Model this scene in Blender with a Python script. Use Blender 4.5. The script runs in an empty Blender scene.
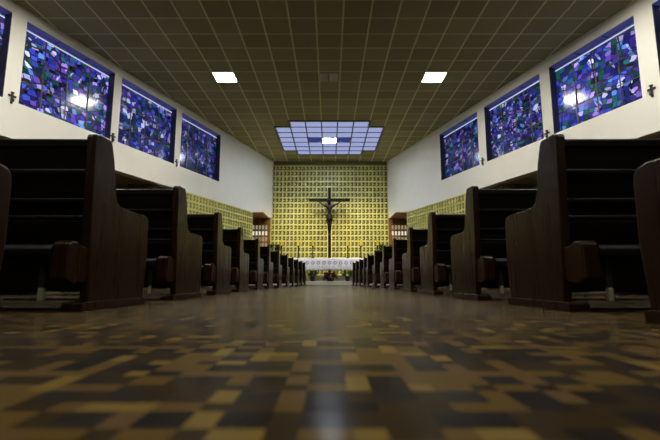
import bpy, bmesh, math, random
from mathutils import Vector, Matrix
random.seed(7)
S = bpy.context.scene
C = S.collection
PI = math.pi
SL = 0.0171                       # the nave floor falls gently towards the altar
def fz(y): return -SL * y

# ------------------------------------------------------------------ materials
def mat(name):
    m = bpy.data.materials.new(name); m.use_nodes = True
    nt = m.node_tree; nt.nodes.clear()
    out = nt.nodes.new('ShaderNodeOutputMaterial')
    return m, nt, out
class N:
    """small node helper"""
    def __init__(s, nt): s.nt = nt
    def n(s, t, **k):
        o = s.nt.nodes.new(t)
        for a, b in k.items(): setattr(o, a, b)
        return o
    def l(s, a, b): s.nt.links.new(a, b)
    def put(s, v, sock):
        if isinstance(v, (int, float)): sock.default_value = v
        elif isinstance(v, (tuple, list)): sock.default_value = v if len(v) != 3 or sock.type != 'RGBA' else (*v, 1)
        else: s.l(v, sock)
    def math(s, op, a, b=0.0, c=None):
        o = s.n('ShaderNodeMath', operation=op)
        s.put(a, o.inputs[0]); s.put(b, o.inputs[1])
        if c is not None: s.put(c, o.inputs[2])
        return o.outputs[0]
    def mix(s, f, a, b):
        o = s.n('ShaderNodeMix', data_type='RGBA')
        s.put(f, o.inputs[0]); s.put(a, o.inputs[6]); s.put(b, o.inputs[7])
        return o.outputs[2]
    def obj(s):
        return s.n('ShaderNodeTexCoord').outputs['Object']
    def sep(s, v):
        o = s.n('ShaderNodeSeparateXYZ'); s.l(v, o.inputs[0]); return o.outputs
    def comb(s, x, y, z):
        o = s.n('ShaderNodeCombineXYZ')
        for i, v in enumerate((x, y, z)): s.put(v, o.inputs[i])
        return o.outputs[0]
    def noise(s, v, scale, detail=3, rough=.5):
        o = s.n('ShaderNodeTexNoise'); s.l(v, o.inputs['Vector'])
        o.inputs['Scale'].default_value = scale; o.inputs['Detail'].default_value = detail
        o.inputs['Roughness'].default_value = rough
        return o.outputs
    def white(s, v):
        o = s.n('ShaderNodeTexWhiteNoise', noise_dimensions='3D'); s.l(v, o.inputs['Vector']); return o.outputs
    def ramp(s, f, stops, interp='LINEAR'):
        o = s.n('ShaderNodeValToRGB'); r = o.color_ramp; r.interpolation = interp
        while len(r.elements) < len(stops): r.elements.new(.5)
        for e, (p, c) in zip(r.elements, stops): e.position = p; e.color = (*c, 1)
        s.put(f, o.inputs[0]); return o.outputs[0]
    def bsdf(s, out, col, rough=.5, spec=.5, metal=0, bump=None, bstr=.3, coat=0):
        b = s.n('ShaderNodeBsdfPrincipled')
        s.put(col, b.inputs['Base Color']); s.put(rough, b.inputs['Roughness'])
        b.inputs['Specular IOR Level'].default_value = spec; b.inputs['Metallic'].default_value = metal
        b.inputs['Coat Weight'].default_value = coat
        if bump is not None:
            q = s.n('ShaderNodeBump'); q.inputs['Strength'].default_value = bstr; q.inputs['Distance'].default_value = .01
            s.put(bump, q.inputs['Height']); s.l(q.outputs[0], b.inputs['Normal'])
        s.l(b.outputs[0], out.inputs[0]); return b

def simple(name, col, rough=.5, spec=.5, metal=0, var=.12, scale=8):
    m, nt, out = mat(name); n = N(nt)
    f = n.noise(n.obj(), scale, 4)[0]
    c = n.mix(f, tuple(x * (1 - var) for x in col), tuple(min(1, x * (1 + var)) for x in col))
    n.bsdf(out, c, rough, spec, metal)
    return m
def emit(name, col, strength):
    m, nt, out = mat(name); n = N(nt)
    e = n.n('ShaderNodeEmission'); e.inputs[0].default_value = (*col, 1); e.inputs[1].default_value = strength
    n.l(e.outputs[0], out.inputs[0]); return m
def wood(name, dark, light, rough=.3, axis='x', spec=.5):
    m, nt, out = mat(name); n = N(nt)
    x, y, z = n.sep(n.obj())
    if axis == 'x': v = n.comb(n.math('MULTIPLY', x, 1.2), n.math('MULTIPLY', y, 22), n.math('MULTIPLY', z, 22))
    else: v = n.comb(n.math('MULTIPLY', x, 22), n.math('MULTIPLY', y, 22), n.math('MULTIPLY', z, 1.2))
    f = n.noise(v, 1.3, 5, .6)[0]
    c = n.ramp(f, [(.3, dark), (.72, light)])
    n.bsdf(out, c, n.math('ADD', n.math('MULTIPLY', f, .15), rough - .07), spec, 0, f, .08)
    return m

M = {}
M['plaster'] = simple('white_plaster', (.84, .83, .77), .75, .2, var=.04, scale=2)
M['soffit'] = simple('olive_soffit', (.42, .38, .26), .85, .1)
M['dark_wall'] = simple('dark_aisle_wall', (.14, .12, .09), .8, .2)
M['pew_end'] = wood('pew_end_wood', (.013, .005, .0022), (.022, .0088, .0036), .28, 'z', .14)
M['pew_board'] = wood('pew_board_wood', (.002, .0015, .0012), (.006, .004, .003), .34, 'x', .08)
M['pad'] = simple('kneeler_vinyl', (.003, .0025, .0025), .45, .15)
M['foot_white'] = simple('pale_kneeler_foot', (.22, .215, .16), .5)
M['brown_wood'] = wood('door_wood', (.16, .06, .015), (.30, .12, .03), .4, 'z')
M['block'] = simple('yellow_glazed_block', (.68, .65, .24), .42, .5, var=.15, scale=3)
M['block_back'] = simple('block_cavity', (.22, .22, .08), .7, .2)  # darkness inside the hollow blocks put into this backing colour
M['black_metal'] = simple('black_metal', (.012, .011, .010), .4)
M['bronze'] = simple('dark_bronze', (.006, .0045, .003), .4, .2, 0)
M['cross_wood'] = wood('cross_wood', (.003, .0025, .002), (.007, .005, .004), .5, 'z', .15)
M['lit_head'] = simple('head_glass_light_blue', (.20, .22, .65), .5)  # blue light from the glass put into the window head's colour
M['jamb'] = simple('far_jamb_shade_navy', (.012, .012, .05), .5)  # shade on the far jamb put into its colour
M['lead'] = simple('window_lead', (.05, .05, .06), .5, .4, .3)
M['frame'] = simple('window_frame_metal', (.14, .12, .10), .45, .5, .4)
M['marble'] = simple('white_marble', (.62, .62, .55), .3, .5, var=.1, scale=4)
M['slats'] = wood('slat_wood', (.12, .06, .04), (.28, .16, .10), .5, 'z')
M['candle'] = simple('yellow_candle_wax', (.75, .52, .04), .5)
M['leaf'] = simple('plant_leaf', (.05, .15, .03), .5, var=.5, scale=15)
M['dark_leaf'] = simple('dark_plant_leaf', (.015, .04, .012), .5, var=.5, scale=15)
M['red_leaf'] = simple('dark_red_petal', (.09, .02, .018), .5, var=.5, scale=20)
M['white_petal'] = simple('white_petal', (.8, .76, .72), .6)
M['pot_dark'] = simple('dark_pot', (.03, .025, .02), .4)
M['pot_white'] = simple('white_pot', (.75, .75, .72), .4)
M['lamp'] = emit('lamp_panel', (1, .95, .82), 95)
M['lamp_small'] = emit('small_lamp', (1, .96, .88), 3)
M['sky_panel'] = emit('skylight_glass', (.38, .43, .72), .85)
M['sky_blue'] = emit('skylight_blue_glass', (.07, .09, .42), .5)
M['lit_pane'] = emit('lit_pane', (1, .95, .72), .75)
M['dim_pane'] = emit('dim_pane', (1, .85, .50), .32)
M['gap'] = emit('daylight_gap', (.72, .78, 1), .9)
M['lamp_frame'] = simple('lamp_frame_metal', (.5, .5, .47), .4)
M['skyframe'] = simple('skylight_frame_metal', (.10, .11, .13), .5)
M['speaker'] = simple('grey_grille', (.55, .56, .48), .6)

def ceiling_mat():
    m, nt, out = mat('acoustic_ceiling_tiles'); n = N(nt)
    x, y, z = n.sep(n.obj())
    u = n.math('ADD', n.math('DIVIDE', x, .6), 100.5)
    v = n.math('DIVIDE', n.math('SUBTRACT', y, 8.206 - 59.2), .592)
    fu = n.math('FRACT', u); fv = n.math('FRACT', v)
    du = n.math('MINIMUM', fu, n.math('SUBTRACT', 1, fu)); dv = n.math('MINIMUM', fv, n.math('SUBTRACT', 1, fv))
    lu = n.math('LESS_THAN', du, .035); lv = n.math('LESS_THAN', dv, .035)
    cell = n.comb(n.math('FLOOR', u), n.math('FLOOR', v), 0)
    w = n.white(cell)[0]
    c = n.ramp(w, [(0, (.265, .245, .125)), (1, (.36, .335, .18))])
    nz = n.noise(n.obj(), 90, 2)[0]
    c = n.mix(n.math('MULTIPLY', nz, .35), c, (.22, .18, .11))
    c = n.mix(n.math('MULTIPLY', lv, .85), c, (.58, .54, .31))
    c = n.mix(n.math('MULTIPLY', lu, .9), c, (.70, .66, .38))
    h = n.math('MAXIMUM', lu, lv)
    n.bsdf(out, c, .85, .15, 0, h, .4)
    return m
M['ceiling'] = ceiling_mat()

def floor_mat():
    m, nt, out = mat('parquet_floor'); n = N(nt)
    x, y, z = n.sep(n.obj())
    P = .082
    u = n.math('ADD', n.math('DIVIDE', x, P), 200.35); v = n.math('ADD', n.math('DIVIDE', y, P), 100.1)
    iu = n.math('FLOOR', u); iv = n.math('FLOOR', v); fu = n.math('FRACT', u); fv = n.math('FRACT', v)
    su = n.math('GREATER_THAN', fu, .62); sv = n.math('GREATER_THAN', fv, .62)
    kind = n.math('ADD', su, n.math('MULTIPLY', sv, 2))
    w = n.white(n.comb(iu, iv, kind))
    r = w[0]
    dark = (.007, .006, .006); mid = (.021, .0135, .0045); br = (.072, .044, .009); lt = (.125, .083, .018)
    sq = n.ramp(r, [(0, dark), (.42, (.013, .011, .010)), (.66, mid), (.80, br)], 'CONSTANT')
    st = n.ramp(r, [(0, mid), (.30, br), (.62, (.075, .045, .016)), (.80, lt), (.90, dark)], 'CONSTANT')
    c = n.mix(n.math('MAXIMUM', su, sv), sq, st)
    g = n.noise(n.comb(n.math('MULTIPLY', x, 60), n.math('MULTIPLY', y, 12), 0), 1, 4)[0]
    c = n.mix(n.math('MULTIPLY', g, .2), c, (.05, .03, .015))
    big = n.noise(n.obj(), 1.7, 3)[0]
    rough = n.math('ADD', n.math('MULTIPLY', big, .12), .15)
    d = n.n('ShaderNodeBsdfDiffuse'); n.l(c, d.inputs[0])
    g2 = n.n('ShaderNodeBsdfGlossy'); g2.inputs[0].default_value = (1, 1, 1, 1); n.l(rough, g2.inputs['Roughness'])
    bp = n.n('ShaderNodeBump'); bp.inputs['Strength'].default_value = .05; bp.inputs['Distance'].default_value = .01
    n.l(n.noise(n.obj(), 14, 2)[0], bp.inputs['Height']); n.l(bp.outputs[0], g2.inputs['Normal'])
    lw = n.n('ShaderNodeLayerWeight'); lw.inputs['Blend'].default_value = .5
    f = n.math('ADD', n.math('MULTIPLY', n.math('POWER', lw.outputs['Facing'], 8), .34), .008)
    mx = n.n('ShaderNodeMixShader'); n.l(f, mx.inputs[0]); n.l(d.outputs[0], mx.inputs[1]); n.l(g2.outputs[0], mx.inputs[2]); n.l(mx.outputs[0], out.inputs[0])
    return m
M['floor'] = floor_mat()

def glass_mat(name, seed, strength):
    """leaded stained glass lit from outside: pieces of blue, violet, teal and pale glass"""
    m, nt, out = mat(name); n = N(nt)
    o = n.obj(); x, y, z = n.sep(o)
    nz = n.n('ShaderNodeTexNoise'); n.l(o, nz.inputs['Vector']); nz.inputs['Scale'].default_value = 2.2
    wob = n.math('MULTIPLY', n.math('SUBTRACT', nz.outputs[0], 0.5), .16)
    px = n.math('ADD', n.math('ADD', x, n.math('MULTIPLY', z, .22)), wob)
    pz = n.math('SUBTRACT', n.math('MULTIPLY', z, 1.25), n.math('MULTIPLY', x, .12))
    v = n.comb(px, seed * 3.7, pz)
    vo = n.n('ShaderNodeTexVoronoi', voronoi_dimensions='3D', feature='F1', distance='CHEBYCHEV'); n.l(v, vo.inputs['Vector']); vo.inputs['Scale'].default_value = 6.9; vo.inputs['Randomness'].default_value = .75
    v2 = n.n('ShaderNodeTexVoronoi', voronoi_dimensions='3D', feature='F2', distance='CHEBYCHEV'); n.l(v, v2.inputs['Vector']); v2.inputs['Scale'].default_value = 6.9; v2.inputs['Randomness'].default_value = .75
    r, g, b = n.sep(vo.outputs['Color'])
    col = n.ramp(r, [(0, (.014, .024, .14)), (.13, (.030, .035, .34)), (.30, (.10, .045, .36)), (.40, (.012, .10, .12)), (.50, (.05, .09, .58)),
                     (.62, (.008, .075, .065)), (.69, (.30, .20, .72)), (.79, (.025, .02, .19)), (.87, (.09, .22, .62)), (.95, (.42, .40, .78))], 'CONSTANT')
    br = n.math('ADD', n.math('MULTIPLY', g, 1.0), .35)
    col = n.mix(n.math('GREATER_THAN', b, .965), col, (.55, .60, .9))
    edge = n.math('LESS_THAN', n.math('SUBTRACT', v2.outputs['Distance'], vo.outputs['Distance']), .055)
    # long pale slivers
    a = math.radians(62)
    sx = n.math('ADD', n.math('MULTIPLY', x, math.cos(a)), n.math('MULTIPLY', z, math.sin(a)))
    sz = n.math('SUBTRACT', n.math('MULTIPLY', z, math.cos(a)), n.math('MULTIPLY', x, math.sin(a)))
    vs = n.n('ShaderNodeTexVoronoi', voronoi_dimensions='3D', feature='F1'); n.l(n.comb(n.math('MULTIPLY', sx, 2.2), seed, n.math('MULTIPLY', sz, 11)), vs.inputs['Vector']); vs.inputs['Scale'].default_value = 1
    sr = n.sep(vs.outputs['Color'])[0]
    sl = n.math('MULTIPLY', n.math('GREATER_THAN', sr, .80), n.math('LESS_THAN', vs.outputs['Distance'], .27))
    # long curved lead lines
    vc = n.n('ShaderNodeTexVoronoi', voronoi_dimensions='3D', feature='DISTANCE_TO_EDGE'); n.l(n.comb(n.math('ADD', x, wob), seed + .5, n.math('ADD', z, wob)), vc.inputs['Vector']); vc.inputs['Scale'].default_value = 1.4
    ln = n.math('LESS_THAN', vc.outputs['Distance'], .022)
    col = n.mix(n.math('MULTIPLY', sl, .8), col, (.42, .44, .75))
    col = n.mix(edge, col, (.006, .006, .012))
    col = n.mix(ln, col, (.03, .028, .022))
    e = n.n('ShaderNodeEmission'); n.l(col, e.inputs[0]); n.l(n.math('MULTIPLY', br, strength), e.inputs[1])
    gl = n.n('ShaderNodeBsdfGlossy'); gl.inputs['Roughness'].default_value = .14; gl.inputs[0].default_value = (.042, .042, .045, 1)
    ad = n.n('ShaderNodeAddShader'); n.l(e.outputs[0], ad.inputs[0]); n.l(gl.outputs[0], ad.inputs[1]); n.l(ad.outputs[0], out.inputs[0])
    return m

def cloth_mat():
    m, nt, out = mat('lace_altar_cloth'); n = N(nt)
    x, y, z = n.sep(n.obj())
    u = n.math('SUBTRACT', n.math('FRACT', n.math('ADD', n.math('DIVIDE', x, .24), .5)), .5)
    w = n.math('DIVIDE', n.math('SUBTRACT', z, -.20), .24)
    d = n.math('SQRT', n.math('ADD', n.math('MULTIPLY', u, u), n.math('MULTIPLY', w, w)))
    arch = n.math('MULTIPLY', n.math('LESS_THAN', d, .34), n.math('GREATER_THAN', d, .12))
    band = n.math('MULTIPLY', n.math('LESS_THAN', z, -.33), n.math('GREATER_THAN', z, -.44))
    lace = n.math('GREATER_THAN', n.noise(n.obj(), 30, 2)[0], .52)
    c = n.mix(n.math('MULTIPLY', arch, .75), (.80, .82, .98), (.28, .26, .66))
    c = n.mix(n.math('MULTIPLY', n.math('MULTIPLY', band, lace), .6), c, (.40, .38, .70))
    n.bsdf(out, c, .8, .2)
    return m
M['cloth'] = cloth_mat()

# ------------------------------------------------------------------ mesh helpers
def box(bm, x0, x1, y0, y1, z0, z1, mtx=None):
    vs = [bm.verts.new(Vector(p)) for p in ((x0,y0,z0),(x1,y0,z0),(x1,y1,z0),(x0,y1,z0),(x0,y0,z1),(x1,y0,z1),(x1,y1,z1),(x0,y1,z1))]
    for f in ((0,3,2,1),(4,5,6,7),(0,1,5,4),(1,2,6,5),(2,3,7,6),(3,0,4,7)): bm.faces.new([vs[i] for i in f])
    if mtx: bmesh.ops.transform(bm, matrix=mtx, verts=vs)
    return vs
def prism_x(bm, prof, x0, x1):
    """profile in (y,z) extruded along x"""
    a = [bm.verts.new((x0, y, z)) for y, z in prof]; b = [bm.verts.new((x1, y, z)) for y, z in prof]
    n = len(prof); bm.faces.new(a); bm.faces.new(b[::-1])
    for i in range(n): bm.faces.new((a[i], b[i], b[(i+1) % n], a[(i+1) % n]))
def lathe(bm, prof, cx=0, cy=0, seg=16):
    rings = []
    for r, z in prof:
        rings.append([bm.verts.new((cx + r*math.cos(2*PI*i/seg), cy + r*math.sin(2*PI*i/seg), z)) for i in range(seg)])
    for a, b in zip(rings, rings[1:]):
        for i in range(seg): bm.faces.new((a[i], a[(i+1) % seg], b[(i+1) % seg], b[i]))
    bm.faces.new(rings[0][::-1]); bm.faces.new(rings[-1])
def link(name, bm, m, parent=None, bevel=0, smooth=False, seg=2):
    bmesh.ops.recalc_face_normals(bm, faces=bm.faces)
    me = bpy.data.meshes.new(name); bm.to_mesh(me); bm.free()
    me.materials.append(m)
    o = bpy.data.objects.new(name, me); C.objects.link(o)
    if parent: o.parent = parent
    if smooth:
        for p in me.polygons: p.use_smooth = True
    if bevel:
        b = o.modifiers.new('bevel', 'BEVEL'); b.width = bevel; b.segments = seg; b.limit_method = 'ANGLE'
    return o
def thing(name, label, cat, loc=(0,0,0), group=None, rot=(0,0,0)):
    o = bpy.data.objects.new(name, None); C.objects.link(o)
    o.location = loc; o.rotation_euler = rot; o['label'] = label; o['category'] = cat
    if group: o['group'] = group
    o.empty_display_size = .1
    return o
def tag(o, label, cat, group=None):
    o['label'] = label; o['category'] = cat
    if group: o['group'] = group
    return o
def structure(o): o['kind'] = 'structure'; return o
def copy_tree(o, parent=None):
    c = o.copy(); C.objects.link(c)
    if parent: c.parent = parent
    for ch in list(o.children): copy_tree(ch, c)
    return c

# ------------------------------------------------------------------ room shell
HC = 5.767          # ceiling
ZB = 2.90           # underside of the white upper walls
ZS, ZT = 3.68, 5.53
YB = 19.478         # altar wall
YN = -5.0
PZ = -.13           # sanctuary platform
WALLS = {'left': (-9.014, .317), 'right': (8.562, -.29)}

bm = bmesh.new()
vs = [bm.verts.new(p) for p in ((-13, YN, fz(YN)), (13, YN, fz(YN)), (13, 17.0, fz(17.0)), (-13, 17.0, fz(17.0)))]
vb = [bm.verts.new((v.co.x, v.co.y, -1)) for v in vs]
bm.faces.new(vs)
for i in range(4): bm.faces.new((vs[i], vb[i], vb[(i+1) % 4], vs[(i+1) % 4]))
bm.faces.new(vb[::-1])
structure(link('floor', bm, M['floor']))

bm = bmesh.new(); box(bm, -11, 11, YN, YB + .4, HC, HC + .2)
structure(link('ceiling', bm, M['ceiling']))

bm = bmesh.new(); box(bm, -5.5, 5.5, 17.0, YB + .4, -1, PZ)
structure(link('trim_1', bm, M['marble'], bevel=.01))         # marble step of the sanctuary
bm = bmesh.new(); box(bm, -2.8, 2.8, 18.25, YB - .02, PZ, .10)
structure(link('trim_2', bm, M['marble'], bevel=.01))         # low ledge under the altar wall

def upper_wall(side, edges, ZT):
    """white wall with window openings; local x runs along the wall (0 at world y=0), local y outward"""
    a, b = WALLS[side]
    L = math.hypot(1, b)                       # wall length per metre of world y
    s = lambda y: y * L
    sg = -1 if side == 'left' else 1
    dirx = Vector((b, 1, 0)).normalized(); nrm = Vector((sg, 0, 0)); nrm = (nrm - nrm.dot(dirx) * dirx).normalized()
    mtx = Matrix(((dirx.x, nrm.x, 0, a), (dirx.y, nrm.y, 0, 0), (0, 0, 1, 0), (0, 0, 0, 1)))
    bm = bmesh.new(); T = .30
    end = s(YB) + (.12)
    box(bm, s(YN), end, 0, T, ZB, ZS); box(bm, s(YN), end, 0, T, ZT, HC)
    cur = s(YN)
    for y0, y1 in edges:
        box(bm, cur, s(y0), 0, T, ZS, ZT); cur = s(y1)
    box(bm, cur, end, 0, T, ZS, ZT)
    bmesh.ops.transform(bm, matrix=mtx, verts=bm.verts)
    structure(link('wall_' + side, bm, M['plaster']))
    return mtx, s

EDG = {'left': [(-2.25, -.2), (.2, 2.3), (2.72, 4.8), (5.3, 7.68), (7.97, 10.20), (10.43, 12.60), (12.86, 15.07)],
       'right': [(-2.3, -.3), (.2, 2.3), (2.68, 4.76), (5.26, 7.361), (7.71, 9.83), (10.14, 12.34), (12.69, 14.90)]}
STR = [.5, .5, .7, .85, .95, .62, .40]
wn = 1; FR = {}
for side in ('left', 'right'):
    ZT = 5.53 if side == 'left' else 5.49
    mtx, s = upper_wall(side, EDG[side], ZT); FR[side] = (mtx, s)
    for k, (y0, y1) in enumerate(EDG[side]):
        w = thing('window_%d' % wn, '', '', (0,0,0)); del w['label'], w['category']; structure(w)
        w.matrix_world = mtx @ Matrix.Translation((s(y0), 0, 0))
        W = s(y1) - s(y0); sn = wn
        gm = glass_mat('stained_glass_%d' % wn, sn, STR[k] * 1.35)
        bm = bmesh.new(); box(bm, .0, W, .205, .225, 0, ZT - ZS - .10)
        g = link('stained_glass', bm, gm, w); g.location = (0, 0, ZS)
        bm = bmesh.new()                                     # metal glazing bars
        t = .008
        for i in range(5):
            x = W * i / 4; box(bm, max(0, x - t), min(W, x + t), .18, .207, ZS, ZT - .1)
        for i in range(4):
            z = ZS + (ZT - .1 - ZS) * i / 3; box(bm, 0, W, .185, .204, max(ZS, z - t), min(ZT - .1, z + t))
        link('window_frame', bm, M['frame'], w)
        bm = bmesh.new(); box(bm, .03, W - .03, .165, .184, ZT - .108, ZT - .090)
        link('daylight_gap', bm, M['gap'], w)
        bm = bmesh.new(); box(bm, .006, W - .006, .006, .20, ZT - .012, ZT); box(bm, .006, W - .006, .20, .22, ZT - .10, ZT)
        link('head_light_tint', bm, M['lit_head'], w)  # added strip and transom, coloured as if lit blue by the glass
        bm = bmesh.new(); box(bm, W - .012, W, .006, .20, ZS, ZT - .012); link('jamb_shade_strip', bm, M['jamb'], w)  # strip on the far jamb only, coloured dark for its shade
        bm = bmesh.new()                                     # stays in front of the head of the window
        for i in (1, 2): box(bm, W*i/3 - .012, W*i/3 + .012, .03, .20, ZT - .02, ZT)
        link('window_stay', bm, M['black_metal'], w)
        wn += 1

# near closing wall of the nave
bm = bmesh.new(); box(bm, -13, 13, YN - .3, YN, -.2, HC + .2)
structure(link('wall_near', bm, M['plaster']))

# side aisles: soffit, outer wall, cross wall
for side, sg in (('left', -1), ('right', 1)):
    a, b = WALLS[side]
    xw = lambda y: a + b * y + sg * .30
    bm = bmesh.new()
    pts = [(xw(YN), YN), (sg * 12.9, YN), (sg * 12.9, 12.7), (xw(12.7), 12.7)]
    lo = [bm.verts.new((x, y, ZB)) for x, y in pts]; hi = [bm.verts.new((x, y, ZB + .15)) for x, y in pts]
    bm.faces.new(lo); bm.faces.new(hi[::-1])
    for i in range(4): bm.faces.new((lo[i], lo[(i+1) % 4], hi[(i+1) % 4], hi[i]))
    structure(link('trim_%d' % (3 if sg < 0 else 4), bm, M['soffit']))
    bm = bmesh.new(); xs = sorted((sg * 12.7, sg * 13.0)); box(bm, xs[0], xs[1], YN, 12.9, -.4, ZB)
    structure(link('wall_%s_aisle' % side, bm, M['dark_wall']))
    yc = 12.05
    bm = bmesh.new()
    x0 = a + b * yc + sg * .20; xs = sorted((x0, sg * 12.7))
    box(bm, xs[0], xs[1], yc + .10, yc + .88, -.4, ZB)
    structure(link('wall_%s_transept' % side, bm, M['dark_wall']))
    bm = bmesh.new()
    n = int(abs(x0 - sg * 12.7) / .085)
    for i in range(n):
        x = x0 + sg * (.02 + i * .085)
        box(bm, min(x, x + sg*.045), max(x, x + sg*.045), yc + .04, yc + .10, fz(12.4), ZB)
    box(bm, xs[0], xs[1], yc + .03, yc + .1, ZB - .14, ZB - .12)
    structure(link('trim_%d' % (5 if sg < 0 else 6), bm, M['slats']))

# ---- hollow block walls --------------------------------------------------
CW, CH = .1858, .270
def block_cells(ncol, nrow, D=.14):
    """front lattice of glazed hollow blocks: x along, z up, front face at y=0, depth to +y"""
    bm = bmesh.new()
    W = ncol * CW; H = nrow * CH
    for i in range(ncol + 1):
        t = .026 if i % 3 == 0 else .019
        x = i * CW; box(bm, max(0, x - t), min(W, x + t), 0, D, 0, H)
    for j in range(nrow + 1):
        z = j * CH; box(bm, 0, W, .002, D, max(0, z - .030), min(H, z + .030))
    for i in range(ncol):
        for j in range(nrow):
            x = i * CW; z = j * CH
            # fins inside every block: short shelf half way, sloping web above it
            box(bm, x + .019, x + .090, .012, D - .01, z + .118, z + .150)
            vs = [bm.verts.new(p) for p in ((x+.019, .02, z+.240), (x+.075, .02, z+.240), (x+.019, .02, z+.185),
                                            (x+.019, D - .01, z+.240), (x+.075, D - .01, z+.240), (x+.019, D - .01, z+.185))]
            for f in ((0,1,2), (3,5,4), (0,3,4,1), (1,4,5,2), (2,5,3,0)): bm.faces.new([vs[q] for q in f])
    return bm, W, H
bm, W, H = block_cells(31, 21)
o = structure(link('wall_back', bm, M['block'])); o.location = (-W/2, YB, PZ + .0)
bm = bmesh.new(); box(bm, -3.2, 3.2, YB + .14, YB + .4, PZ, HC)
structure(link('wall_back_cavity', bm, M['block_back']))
for side, sg in (('left', -1), ('right', 1)):
    mtx, s = FR[side]
    y0, y1 = 12.95, 17.68
    n = round((s(y1) - s(y0)) / CW)
    bm, W2, H2 = block_cells(n, 12, .055)
    zb = ZB - H2
    bmesh.ops.transform(bm, matrix=mtx @ Matrix.Translation((s(y1) - W2, .0, zb)), verts=bm.verts)
    structure(link('wall_%s_blocks' % side, bm, M['block']))
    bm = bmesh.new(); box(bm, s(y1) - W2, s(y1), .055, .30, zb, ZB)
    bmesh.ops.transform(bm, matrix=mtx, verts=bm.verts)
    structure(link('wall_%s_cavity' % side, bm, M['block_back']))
    # side passage beside the altar wall
    a, b = WALLS[side]
    bm = bmesh.new(); xa = sg * 2.95; xb = sg * 5.2
    box(bm, min(xa, xb), max(xa, xb), 17.68, YB + .05, ZB - .04, ZB)
    ym = 17.6
    structure(link('trim_%d' % (7 if sg < 0 else 8), bm, M['brown_wood']))
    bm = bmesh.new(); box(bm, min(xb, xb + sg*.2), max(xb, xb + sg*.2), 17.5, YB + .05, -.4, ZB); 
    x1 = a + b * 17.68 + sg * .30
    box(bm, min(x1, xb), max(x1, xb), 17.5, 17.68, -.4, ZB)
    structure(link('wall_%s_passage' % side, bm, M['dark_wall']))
    # glazed lattice door at the end of the passage
    d = thing('door_%d' % (1 if sg < 0 else 2), '', ''); del d['label'], d['category']; structure(d)
    bm = bmesh.new(); X0, X1 = 2.96, 3.82
    Y = YB - .06
    zt = 2.62
    mir = Matrix.Diagonal((sg, 1, 1, 1))
    box(bm, 3.82, 5.2, Y, YB, PZ, ZB - .04); box(bm, X0 - .05, 3.82, Y, YB, zt, ZB - .04)
    nx, pitch = 5, (X1 - X0 - .08) / 5
    zr = [PZ, .5, .79, 1.08, 1.37, 1.66, 1.95, 2.24, 2.53]
    for i in range(nx + 1):
        x = X0 + .04 + i * pitch; box(bm, x - .028, x + .028, Y, YB, PZ, zt)
    box(bm, X0 - .05, X0 + .02, Y - .04, YB, PZ, zt); 
    for z in zr: box(bm, X0, X1, Y + .01, YB - .005, z, z + .085)
    box(bm, X0, X1, Y + .01, YB - .005, PZ, .5)
    bmesh.ops.transform(bm, matrix=mir, verts=bm.verts); link('door_lattice', bm, M['brown_wood'], d)
    for q, (za, zb2, mm) in enumerate(((.5, 1.95, 'dim_pane'), (1.95, 2.24, 'lit_pane'), (2.24, zt, 'dim_pane'))):
        bm = bmesh.new(); box(bm, X0, X1, YB + .0, YB + .03, za, zb2)
        bmesh.ops.transform(bm, matrix=mir, verts=bm.verts); link('glass_pane', bm, M[mm], d)

# ------------------------------------------------------------------ ceiling fittings
def row_y(n): return 8.206 + .592 * n
def lamp(col, row, label, group='square ceiling lights'):
    x, y = col * .6, row_y(row) + .296
    t = thing('ceiling_light', label, 'light', (x, y, HC), group)
    bm = bmesh.new()
    for q in ((-.30, .30, -.296, -.272), (-.30, .30, .272, .296), (-.30, -.276, -.272, .272), (.276, .30, -.272, .272)):
        box(bm, q[0], q[1], q[2], q[3], -.022, 0)
    link('frame', bm, M['lamp_frame'], t)
    bm = bmesh.new(); box(bm, -.276, .276, -.272, .272, -.016, -.002)
    link('diffuser', bm, M['lamp'], t)
    return t
lamp(-5, 4, 'bright square ceiling light, the left of the two lit squares above the aisle')
lamp(5, 4, 'bright square ceiling light, the right of the two lit squares above the aisle')
for c, r in ((-3, -3), (3, -3), (-8, -3), (8, -3), (-5, -9), (5, -9), (0, -14), (-8, -15), (8, -15)):  # first row follows glow on the ceiling; rows behind it added for illumination
    lamp(c, r, 'unseen square ceiling light, rows continued towards the camera for extra light')

def skylight():
    y0 = 14.184; ph = .592
    t = thing('skylight', 'large stepped blue-white glass skylight above the altar end', 'skylight', (0, y0, HC))
    cells = [(c, r) for c in range(-3, 4) for r in range(7) if abs(c) < 3 or 1 <= r <= 5]
    fr = bmesh.new()
    for c, r in cells:
        x, y = c * .6, r * ph
        if (c, r) == (0, 3): continue
        bm = bmesh.new(); box(bm, x - .28, x + .28, y + .02, y + ph - .02, -.012, -.002)
        p = link('glass_panel', bm, M['sky_blue'] if r == 3 and abs(c) == 1 else M['sky_panel'], t)
        if r == 3 and abs(c) == 1: p['label'] = 'deep blue glass panel'
    edges = set(); cs = {('cell', c, r) for c, r in cells}
    for c, r in cells:
        x, y = c * .6, r * ph
        edges |= {('v', c, r), ('v', c + 1, r), ('h', c, r), ('h', c, r + 1)}
    for k, c, r in edges:
        if k == 'v': x = (c - .5) * .6; tt = .024 if (('cell', c, r) in cs and ('cell', c - 1, r) in cs) else .045; box(fr, x - tt, x + tt, r * ph - .02, (r + 1) * ph + .02, -.035, 0)
        else: y = r * ph; tt = .018 if (('cell', c, r) in cs and ('cell', c, r - 1) in cs) else .05; box(fr, (c - .5) * .6, (c + .5) * .6, y - tt, y + tt, -.033, 0)
    link('frame', fr, M['skyframe'], t)
skylight()
M['lamp_cool'] = emit('skylight_lamp_panel', (.82, .91, 1), 150)
t = thing('ceiling_light', 'bright square lamp in the middle of the blue-white skylight', 'light', (0, 14.184 + 3.5 * .592, HC - .001))
bm = bmesh.new(); box(bm, -.29, .29, -.28, .28, -.05, -.036); link('frame', bm, M['lamp_frame'], t)
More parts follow.
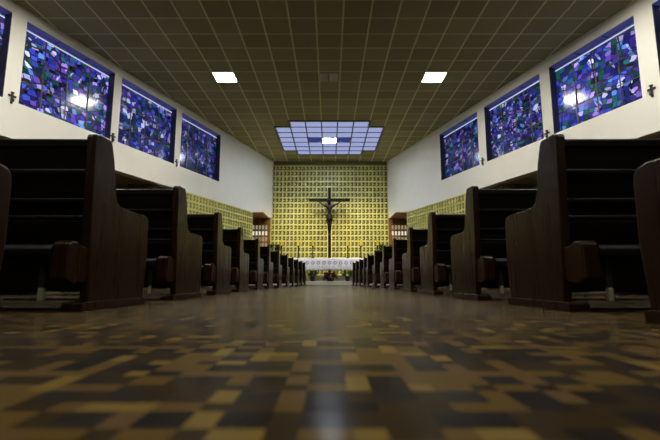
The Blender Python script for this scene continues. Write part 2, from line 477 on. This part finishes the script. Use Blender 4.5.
bm = bmesh.new(); box(bm, -.27, .27, -.262, .262, -.062, -.051); link('diffuser', bm, M['lamp_cool'], t)

for sx, lab in ((-1, 'left'), (1, 'right')):
    t = thing('ceiling_speaker', 'small square grey grille in the ceiling, the %s one of the pair' % lab, 'speaker', (sx * .135 - .02, row_y(4) + .30, HC), 'pair of ceiling grilles')
    bm = bmesh.new()
    for q in ((-.12, .12, -.20, -.18), (-.12, .12, .18, .20), (-.12, -.10, -.18, .18), (.10, .12, -.18, .18)): box(bm, *q, -.03, 0)
    link('frame', bm, M['speaker'], t)
    bm = bmesh.new()
    for i in range(9): box(bm, -.10, .10, -.17 + i * .04, -.15 + i * .04, -.02, -.002)
    link('grille', bm, M['speaker'], t)

for i, (x, y) in enumerate(((-6.92, 8.02), (-6.86, 8.62))):
    t = thing('soffit_lamp', 'small round lamp under the left aisle soffit, %s' % ('left of the two' if i == 0 else 'right of the two'), 'light', (x, y, ZB), 'round lamps under the left aisle soffit')
    bm = bmesh.new(); lathe(bm, [(.055, -.03), (.07, -.02), (.07, 0)], seg=20); link('housing', bm, M['lamp_frame'], t)
    bm = bmesh.new(); lathe(bm, [(.02, -.045), (.045, -.04), (.052, -.031)], seg=20); link('bulb', bm, M['lamp_small'], t)

# ------------------------------------------------------------------ small crosses on the piers
NMS = ['third', 'second', 'nearest']
for side, ys in (('left', (7.83, 10.26, 12.70)), ('right', (7.52, 10.02, 12.52))):
    mtx, s = FR[side]
    for k, y in enumerate(ys):
        where = ['between the two nearest full windows and the edge of view', 'on the pier between the first and second full windows', 'on the pier before the farthest window'][k]
        bm = bmesh.new()
        box(bm, -.018, .018, -.03, .0, -.13, .10); box(bm, -.075, .075, -.034, .0, .015, .052)
        box(bm, -.032, .032, -.045, -.02, -.09, -.02); box(bm, -.028, .028, -.04, 0, .09, .12)
        bmesh.ops.transform(bm, matrix=mtx @ Matrix.Translation((s(y), 0, 3.74)), verts=bm.verts)
        o = link('wall_cross', bm, M['black_metal'], bevel=.004)
        where = ['beside the near edge of the nearest full window', 'between the first and second full windows', 'between the second and farthest windows'][k]
        tag(o, 'small black cross on the %s wall %s' % (side, where), 'cross', 'small crosses on the window piers')

# ------------------------------------------------------------------ pews
LEN = 2.35
PROF = [(.03, .04), (0, .40), (-.03, .845), (-.022, .862), (.0, .870), (.105, .876), (.122, .870), (.133, .852), (.165, .77), (.190, .66), (.207, .595), (.222, .565), (.255, .547), (.31, .542),
        (.55, .548), (.590, .540), (.608, .520), (.612, .495), (.618, .27), (.600, .04)]
def make_pew(sg):
    """sg -1: left of the aisle.  local x=0 is the aisle face"""
    root = thing('pew', 'x', 'pew')
    X = lambda a, b: (min(sg*a, sg*b), max(sg*a, sg*b))
    for x in (0, LEN - .045):
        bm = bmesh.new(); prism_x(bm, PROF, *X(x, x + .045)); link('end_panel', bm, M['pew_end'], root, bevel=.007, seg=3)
        fx = (x - .012, x + .085) if x == 0 else (x - .04, x + .057)
        bm = bmesh.new(); prism_x(bm, [(-.035, 0), (.615, 0), (.615, .034), (.600, .042), (-.02, .042), (-.035, .034)], *X(*fx))
        link('base_rail', bm, M['pew_end'], root, bevel=.004)
    def board(name, prof, m='pew_board', x0=.045, x1=LEN - .045, bev=.005):
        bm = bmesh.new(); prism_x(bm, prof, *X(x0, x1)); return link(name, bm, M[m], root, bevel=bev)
    board('top_rail', [(-.012, .80), (-.012, .838), (.012, .85), (.06, .842), (.055, .80)])
    board('back_panel', [(.012, .685), (.000, .80), (.025, .80), (.037, .685)])
    board('back_rail', [(.002, .665), (.002, .69), (.045, .69), (.050, .665)])
    board('back_panel', [(.030, .545), (.018, .665), (.042, .665), (.055, .545)])
    board('back_rail', [(.012, .520), (.012, .545), (.060, .545), (.064, .520)])
    board('back_panel', [(.034, .465), (.030, .520), (.060, .520), (.064, .465)])
    board('seat', [(.02, .435), (.02, .462), (.56, .482), (.585, .465), (.585, .44), (.55, .435)], bev=.008)
    board('seat_apron', [(.045, .09), (.02, .435), (.045, .435), (.07, .09)])
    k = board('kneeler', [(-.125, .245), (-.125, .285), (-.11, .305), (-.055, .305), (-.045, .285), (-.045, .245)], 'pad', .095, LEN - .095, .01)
    for x in (.01, LEN - .093):
        bm = bmesh.new()
        prism_x(bm, [(-.135, .15), (-.13, .305), (-.11, .322), (-.07, .322), (-.04, .305), (.025, .300), (.025, .14), (-.08, .128)], *X(x, x + .078))
        link('bracket', bm, M['pew_end'], k, bevel=.008)
    for x in (.13, LEN - .16):
        bm = bmesh.new(); xa, xb = X(x, x + .028); box(bm, xa, xb, -.095, -.08, .11, .245)
        link('kneeler_leg', bm, M['black_metal'], k)
        bm = bmesh.new(); xa, xb = X(x + .002, x + .026); box(bm, xa, xb, -.10, -.075, .05, .11)
        r = link('rubber_foot', bm, M['foot_white'], k, bevel=.006)
    return root
ZP = [.805, 1.925, 3.03, 4.20, 5.40, 6.80, 8.15, 9.50, 10.90, 12.10, 13.20, 14.25, 15.30]
XL = [1.15, 1.155, 1.155, 1.175, 1.20, 1.21, 1.22, 1.19, 1.136, 1.086, 1.03, .97, .92]
XR = [1.10, 1.12, 1.10, 1.08, 1.085, 1.09, 1.096, 1.07, 1.03, 1.03, .98, .93, .885]
ORD = ['second', 'third', 'fourth', 'fifth', 'sixth', 'seventh', 'eighth', 'ninth', 'tenth', 'eleventh']
for sg, XX, side in ((-1, XL, 'left'), (1, XR, 'right')):
    proto = make_pew(sg)
    # pews further off stand on the narrowing floor and are the same bench
    for i, (y, x) in enumerate(zip(ZP, XX)):
        p = proto if i == 0 else copy_tree(proto)
        p.location = (sg * x, y, fz(y)); p.rotation_euler = (-math.atan(SL), 0, 0)
        if i == 0: lab = 'blurred dark pew at the very %s edge of the photo, only its armrest in view' % side
        elif i == 1: lab = 'largest fully visible dark wooden pew on the %s of the aisle' % side
        elif i == 12: lab = 'dark wooden pew on the %s of the aisle, last one before the altar step' % side
        else: lab = 'dark wooden pew on the %s of the aisle, %s behind the largest one' % (side, ['next'] [0] if i == 2 else ORD[i - 3])
        if i >= 2 and i < 12:
            lab = 'dark wooden pew in the %s row, %s full pew counting from the camera' % (side, ORD[i - 2])
        p['label'] = lab; p['group'] = 'pews on the %s of the aisle' % side

# ------------------------------------------------------------------ altar
AY = 17.46
t = thing('altar', 'white altar table standing on the marble step under a lace cloth', 'altar', (0, AY, PZ))
bm = bmesh.new(); box(bm, -1.60, 1.60, 0, .75, .90, .975); link('table_top', bm, M['marble'], t, bevel=.008)
for x in (-1.15, 1.15):
    bm = bmesh.new(); box(bm, x - .11, x + .11, .15, .60, 0, .90); link('leg', bm, M['marble'], t, bevel=.008)
# cloth: a top sheet that hangs down the front with a scalloped hem
bm = bmesh.new(); nx = 132; W = 1.63
prof = [(.78, 0.006), (.40, .006), (-.005, .006), (-.014, -.02)]
cols = []
for i in range(nx + 1):
    x = -W + 2 * W * i / nx
    hem = -.50 - .035 * abs(math.sin(PI * (x) / .24))
    fold = .012 * math.sin(x * 26) + .006 * math.sin(x * 61)
    col = [bm.verts.new((x, y, z)) for y, z in prof]
    for q in range(1, 7): col.append(bm.verts.new((x, -.016 - (.004 + fold * .5) * q / 6 - .006*q/6, -.02 + (hem + .02) * q / 6)))
    cols.append(col)
for a, b in zip(cols, cols[1:]):
    for q in range(len(a) - 1): bm.faces.new((a[q], b[q], b[q+1], a[q+1]))
o = link('altar_cloth', bm, M['cloth'], smooth=True); o.location = (0, AY, PZ + .978)
sm = o.modifiers.new('s', 'SOLIDIFY'); sm.thickness = .004
tag(o, 'white and lilac lace cloth with arches hanging over the altar front', 'tablecloth')
TOP = PZ + .978 + .010

def candle(x, y, z0, zdish, label, group):
    t = thing('candlestick', label, 'candlestick', (x, y, z0), group)
    h = zdish - z0
    bm = bmesh.new(); lathe(bm, [(.075, 0), (.075, .02), (.04, .045), (.03, .08), (.026, h*.35), (.038, h*.38), (.038, h*.42), (.025, h*.46), (.025, h - .05), (.035, h - .015), (.035, h)])
    link('stem', bm, M['black_metal'], t, smooth=False)
    bm = bmesh.new(); lathe(bm, [(.03, h), (.095, h + .008), (.105, h + .025), (.03, h + .018)]); link('drip_dish', bm, M['black_metal'], t)
    bm = bmesh.new(); lathe(bm, [(.05, h + .02), (.05, h + .27), (.02, h + .285)]); c = link('candle', bm, M['candle'], t); c['label'] = 'yellow candle'
    bm = bmesh.new(); lathe(bm, [(.004, h + .28), (.016, h + .31), (.012, h + .335), (.002, h + .37)], seg=10); link('candle_wick', bm, M['candle'], c)
for x, y, lab in ((-1.37, AY + .22, 'black candlestick with yellow candle at the left end of the altar'),
                  (-.735, AY + .22, 'black candlestick with yellow candle just left of the crucifix'),
                  (.80, AY + .22, 'black candlestick with yellow candle just right of the crucifix'),
                  (1.38, AY + .22, 'black candlestick with yellow candle at the right end of the altar')):
    candle(x, y, TOP, 1.375, lab, 'candlesticks on the altar')
for x, s in ((-2.12, 'left'), (2.12, 'right')):
    candle(x, 17.75, PZ, 1.39, 'tall standing candlestick with yellow candle beside the %s end of the altar' % s, 'tall candlesticks beside the altar')

def leafy(bm, cx, cy, cz, rx, rz, n, ln, seed, up=.3):
    rnd = random.Random(seed)
    for _ in range(n):
        th = rnd.uniform(0, 2*PI); ph = rnd.uniform(-.3, 1.0)
        r = rnd.uniform(.25, 1) ** .6
        p = Vector((cx + rx * r * math.cos(th) * math.cos(ph), cy + rx * r * math.sin(th) * math.cos(ph), cz + rz * r * math.sin(ph)))
        d = Vector((math.cos(th), math.sin(th), rnd.uniform(-.4, .8) + up)).normalized()
        side = d.cross(Vector((rnd.uniform(-1, 1), rnd.uniform(-1, 1), 1))).normalized() * ln * .28
        nn = side.cross(d).normalized() * ln * .10
        a = bm.verts.new(p); b = bm.verts.new(p + d*ln*.5 + side + nn); c = bm.verts.new(p + d*ln - nn); e = bm.verts.new(p + d*ln*.5 - side + nn); m_ = bm.verts.new(p + d*ln*.55)
        bm.faces.new((a, b, m_)); bm.faces.new((b, c, m_)); bm.faces.new((c, e, m_)); bm.faces.new((e, a, m_))
def plant(x, y, z, r, h, pot, leafm, label, ln, n, seed, name='potted_plant'):
    t = thing(name, label, 'plant', (x, y, z))
    ph = h * .42
    bm = bmesh.new(); lathe(bm, [(r*.38, 0), (r*.52, ph*.9), (r*.58, ph*.92), (r*.58, ph), (r*.5, ph)]); link('pot', bm, M[pot], t)
    bm = bmesh.new(); leafy(bm, 0, 0, ph + .03, r*.75, h - ph - ln*.5, n, ln, seed); link('foliage', bm, M[leafm], t)
plant(-.72, 17.12, PZ, .22, .50, 'pot_dark', 'leaf', 'green leafy potted plant on the step below the left half of the altar', .13, 130, 3)
plant(.76, 17.12, PZ, .22, .50, 'pot_dark', 'leaf', 'green leafy potted plant on the step below the right half of the altar', .13, 130, 4)
# dark arrangement below the middle of the altar
t = thing('flower_arrangement', 'dark reddish mound of flowers with a pale bloom below the altar centre', 'flowers', (.04, 17.16, PZ))
bm = bmesh.new(); lathe(bm, [(.12, 0), (.17, .06), (.19, .14), (.16, .15)]); link('basket', bm, M['pot_dark'], t)
bm = bmesh.new(); leafy(bm, 0, 0, .10, .26, .34, 260, .13, 11, .2); link('dark_flowers', bm, M['red_leaf'], t)
bm = bmesh.new(); leafy(bm, .10, -.20, .07, .08, .10, 40, .07, 12, .2); o = link('pale_bloom', bm, M['white_petal'], t); o['label'] = 'pale pinkish white bloom'
# plants on pedestals at both sides
for x, s, pot, sd in ((-2.52, 'left', 'pot_white', 21), (2.50, 'right', 'pot_dark', 22)):
    bm = bmesh.new(); lathe(bm, [(.16, 0), (.16, .06), (.10, .10), (.09, .95), (.15, 1.0), (.15, 1.04)], seg=20)
    o = link('plant_pedestal', bm, M['marble']); o.location = (x, 17.9, PZ)
    tag(o, 'pale round pedestal under the dark plant %s of the altar' % s, 'pedestal', 'plant pedestals')
    plant(x, 17.9, PZ + 1.04, .34, .62, pot, 'dark_leaf', 'dark leafy plant in a %s pot on the pedestal %s of the altar' % ('white' if pot == 'pot_white' else 'dark', s), .17, 110, sd)

# ------------------------------------------------------------------ crucifix
t = thing('crucifix', 'tall dark crucifix with a figure, standing behind the altar', 'crucifix', (0, 18.72, .10))
bm = bmesh.new(); box(bm, -.07, .07, -.05, .05, 0, 4.14); link('upright', bm, M['cross_wood'], t, bevel=.01)
bm = bmesh.new(); box(bm, -.97, .97, -.085, .0, 3.46, 3.61); link('crossbeam', bm, M['cross_wood'], t, bevel=.01)
bm = bmesh.new(); box(bm, -.25, .25, -.20, .20, 0, .06); box(bm, -.14, .14, -.12, .12, .06, .13); link('base', bm, M['cross_wood'], t, bevel=.01)
def corpus(parent):
    V = []; E = []; R = []
    def v(x, y, z, r): V.append((x, y, z + .10)); R.append(r); return len(V) - 1
    def chain(a, pts):
        for p in pts:
            b = v(*p); E.append((a, b)); a = b
        return a
    pel = v(0, -.16, 2.62, .105)
    w = chain(pel, [(0, -.165, 2.78, .092), (0, -.17, 2.93, .115), (0, -.165, 3.07, .125)])
    neck = chain(w, [(.0, -.175, 3.19, .055)])
    chain(neck, [(-.02, -.20, 3.255, .075), (-.03, -.215, 3.33, .088), (-.03, -.20, 3.40, .065)])
    for s in (-1, 1):
        a = chain(w, [(s*.15, -.15, 3.12, .062), (s*.25, -.135, 3.17, .048), (s*.37, -.125, 3.24, .040), (s*.50, -.115, 3.335, .032), (s*.565, -.11, 3.39, .024)])
        hd = chain(a, [(s*.60, -.11, 3.42, .026), (s*.635, -.105, 3.44, .022)])
        for k in range(4): chain(hd, [(s*(.665 + .004*k), -.112 - .006*k, 3.475 - .018*k, .009), (s*(.695 + .004*k), -.122 - .006*k, 3.485 - .022*k, .007)])
        chain(a, [(s*.60, -.125, 3.455, .009)])
        k1 = chain(pel, [(s*.07, -.165, 2.55, .085), (s*.065, -.20, 2.36, .070), (s*.055, -.235, 2.18, .052), (s*.05, -.20, 2.03, .050), (s*.03, -.14, 1.84, .032)])
        chain(k1, [(s*.025, -.16, 1.79, .034), (s*.022, -.205, 1.72, .024)])
    me = bpy.data.meshes.new('figure'); me.from_pydata(V, E, []); o = bpy.data.objects.new('figure', me); C.objects.link(o); o.parent = parent
    me.materials.append(M['bronze'])
    bs = bmesh.new(); bs.from_mesh(me); lay = bs.verts.layers.skin.verify(); bs.verts.ensure_lookup_table()
    for i, bv in enumerate(bs.verts):
        bv[lay].radius = (R[i], R[i] * .85); bv[lay].use_root = (i == 0)
    bs.to_mesh(me); bs.free()
    sk = o.modifiers.new('skin', 'SKIN'); sk.use_smooth_shade = True; sk.branch_smoothing = .6
    sb = o.modifiers.new('sub', 'SUBSURF'); sb.levels = 2; sb.render_levels = 2
    o['label'] = 'dark bronze figure with outstretched arms'
    # loincloth
    bm = bmesh.new()
    prof = [(.135, 2.44), (.150, 2.50), (.142, 2.60), (.128, 2.68), (.12, 2.72)]
    seg = 24; rings = []
    for r, z in prof:
        rings.append([bm.verts.new((r*math.cos(2*PI*i/seg)*(1 + .06*math.sin(5*2*PI*i/seg)), -.175 + r*.85*math.sin(2*PI*i/seg), z + .10 + .02*math.sin(4*PI*i/seg))) for i in range(seg)])
    for a, b in zip(rings, rings[1:]):
        for i in range(seg): bm.faces.new((a[i], a[(i+1) % seg], b[(i+1) % seg], b[i]))
    c = link('loincloth', bm, M['bronze'], o, smooth=True)
    q = c.modifiers.new('s', 'SOLIDIFY'); q.thickness = .008
    bm = bmesh.new(); bmesh.ops.create_uvsphere(bm, u_segments=16, v_segments=10, radius=.095, matrix=Matrix.Translation((-.03, -.185, 3.455)) @ Matrix.Diagonal((1, .95, 1.1, 1)))
    link('hair', bm, M['bronze'], o, smooth=True)
corpus(t)

# ------------------------------------------------------------------ light
def area(name, loc, tgt, size, power, col, size_y=None):
    l = bpy.data.lights.new(name, 'AREA'); l.energy = power; l.color = col; l.size = size
    if size_y: l.shape = 'RECTANGLE'; l.size_y = size_y
    o = bpy.data.objects.new(name, l); C.objects.link(o); o.location = loc
    d = Vector(tgt) - Vector(loc); o.rotation_euler = d.to_track_quat('-Z', 'Y').to_euler()
    return o
def spot(name, loc, tgt, power, col, ang, blend=.8, r=.05):
    l = bpy.data.lights.new(name, 'SPOT'); l.energy = power; l.color = col; l.spot_size = math.radians(ang); l.spot_blend = blend; l.shadow_soft_size = r
    o = bpy.data.objects.new(name, l); C.objects.link(o); o.location = loc
    d = Vector(tgt) - Vector(loc); o.rotation_euler = d.to_track_quat('-Z', 'Y').to_euler()
for x, w in ((-1.7, 1.1), (1.7, 1.2)):
    spot('altar_spot', (x, 15.2, 5.5), (x * .85, 19.4, 1.1), 1000 * w, (1, .83, .44), 58, 1, .08)

w = bpy.data.worlds.new('World'); S.world = w; w.use_nodes = True
w.node_tree.nodes['Background'].inputs[0].default_value = (.25, .3, .45, 1)
w.node_tree.nodes['Background'].inputs[1].default_value = .05

# ------------------------------------------------------------------ camera
cam = bpy.data.cameras.new('camera'); co = bpy.data.objects.new('camera', cam); C.objects.link(co)
co.location = (0, 0, .137); co.rotation_euler = (math.radians(90 + 7.76), 0, 0)
cam.sensor_width = 36; cam.lens = 401.5 / 660 * 36; cam.shift_x = .5 / 660
cam.clip_start = .02; cam.clip_end = 100
cam.dof.use_dof = True; cam.dof.focus_distance = 5.0; cam.dof.aperture_fstop = 2.8
S.camera = co
S.view_settings.view_transform = 'Standard'; S.view_settings.look = 'None'
S.view_settings.exposure = 0; S.view_settings.gamma = 1; S.view_settings.use_curve_mapping = False
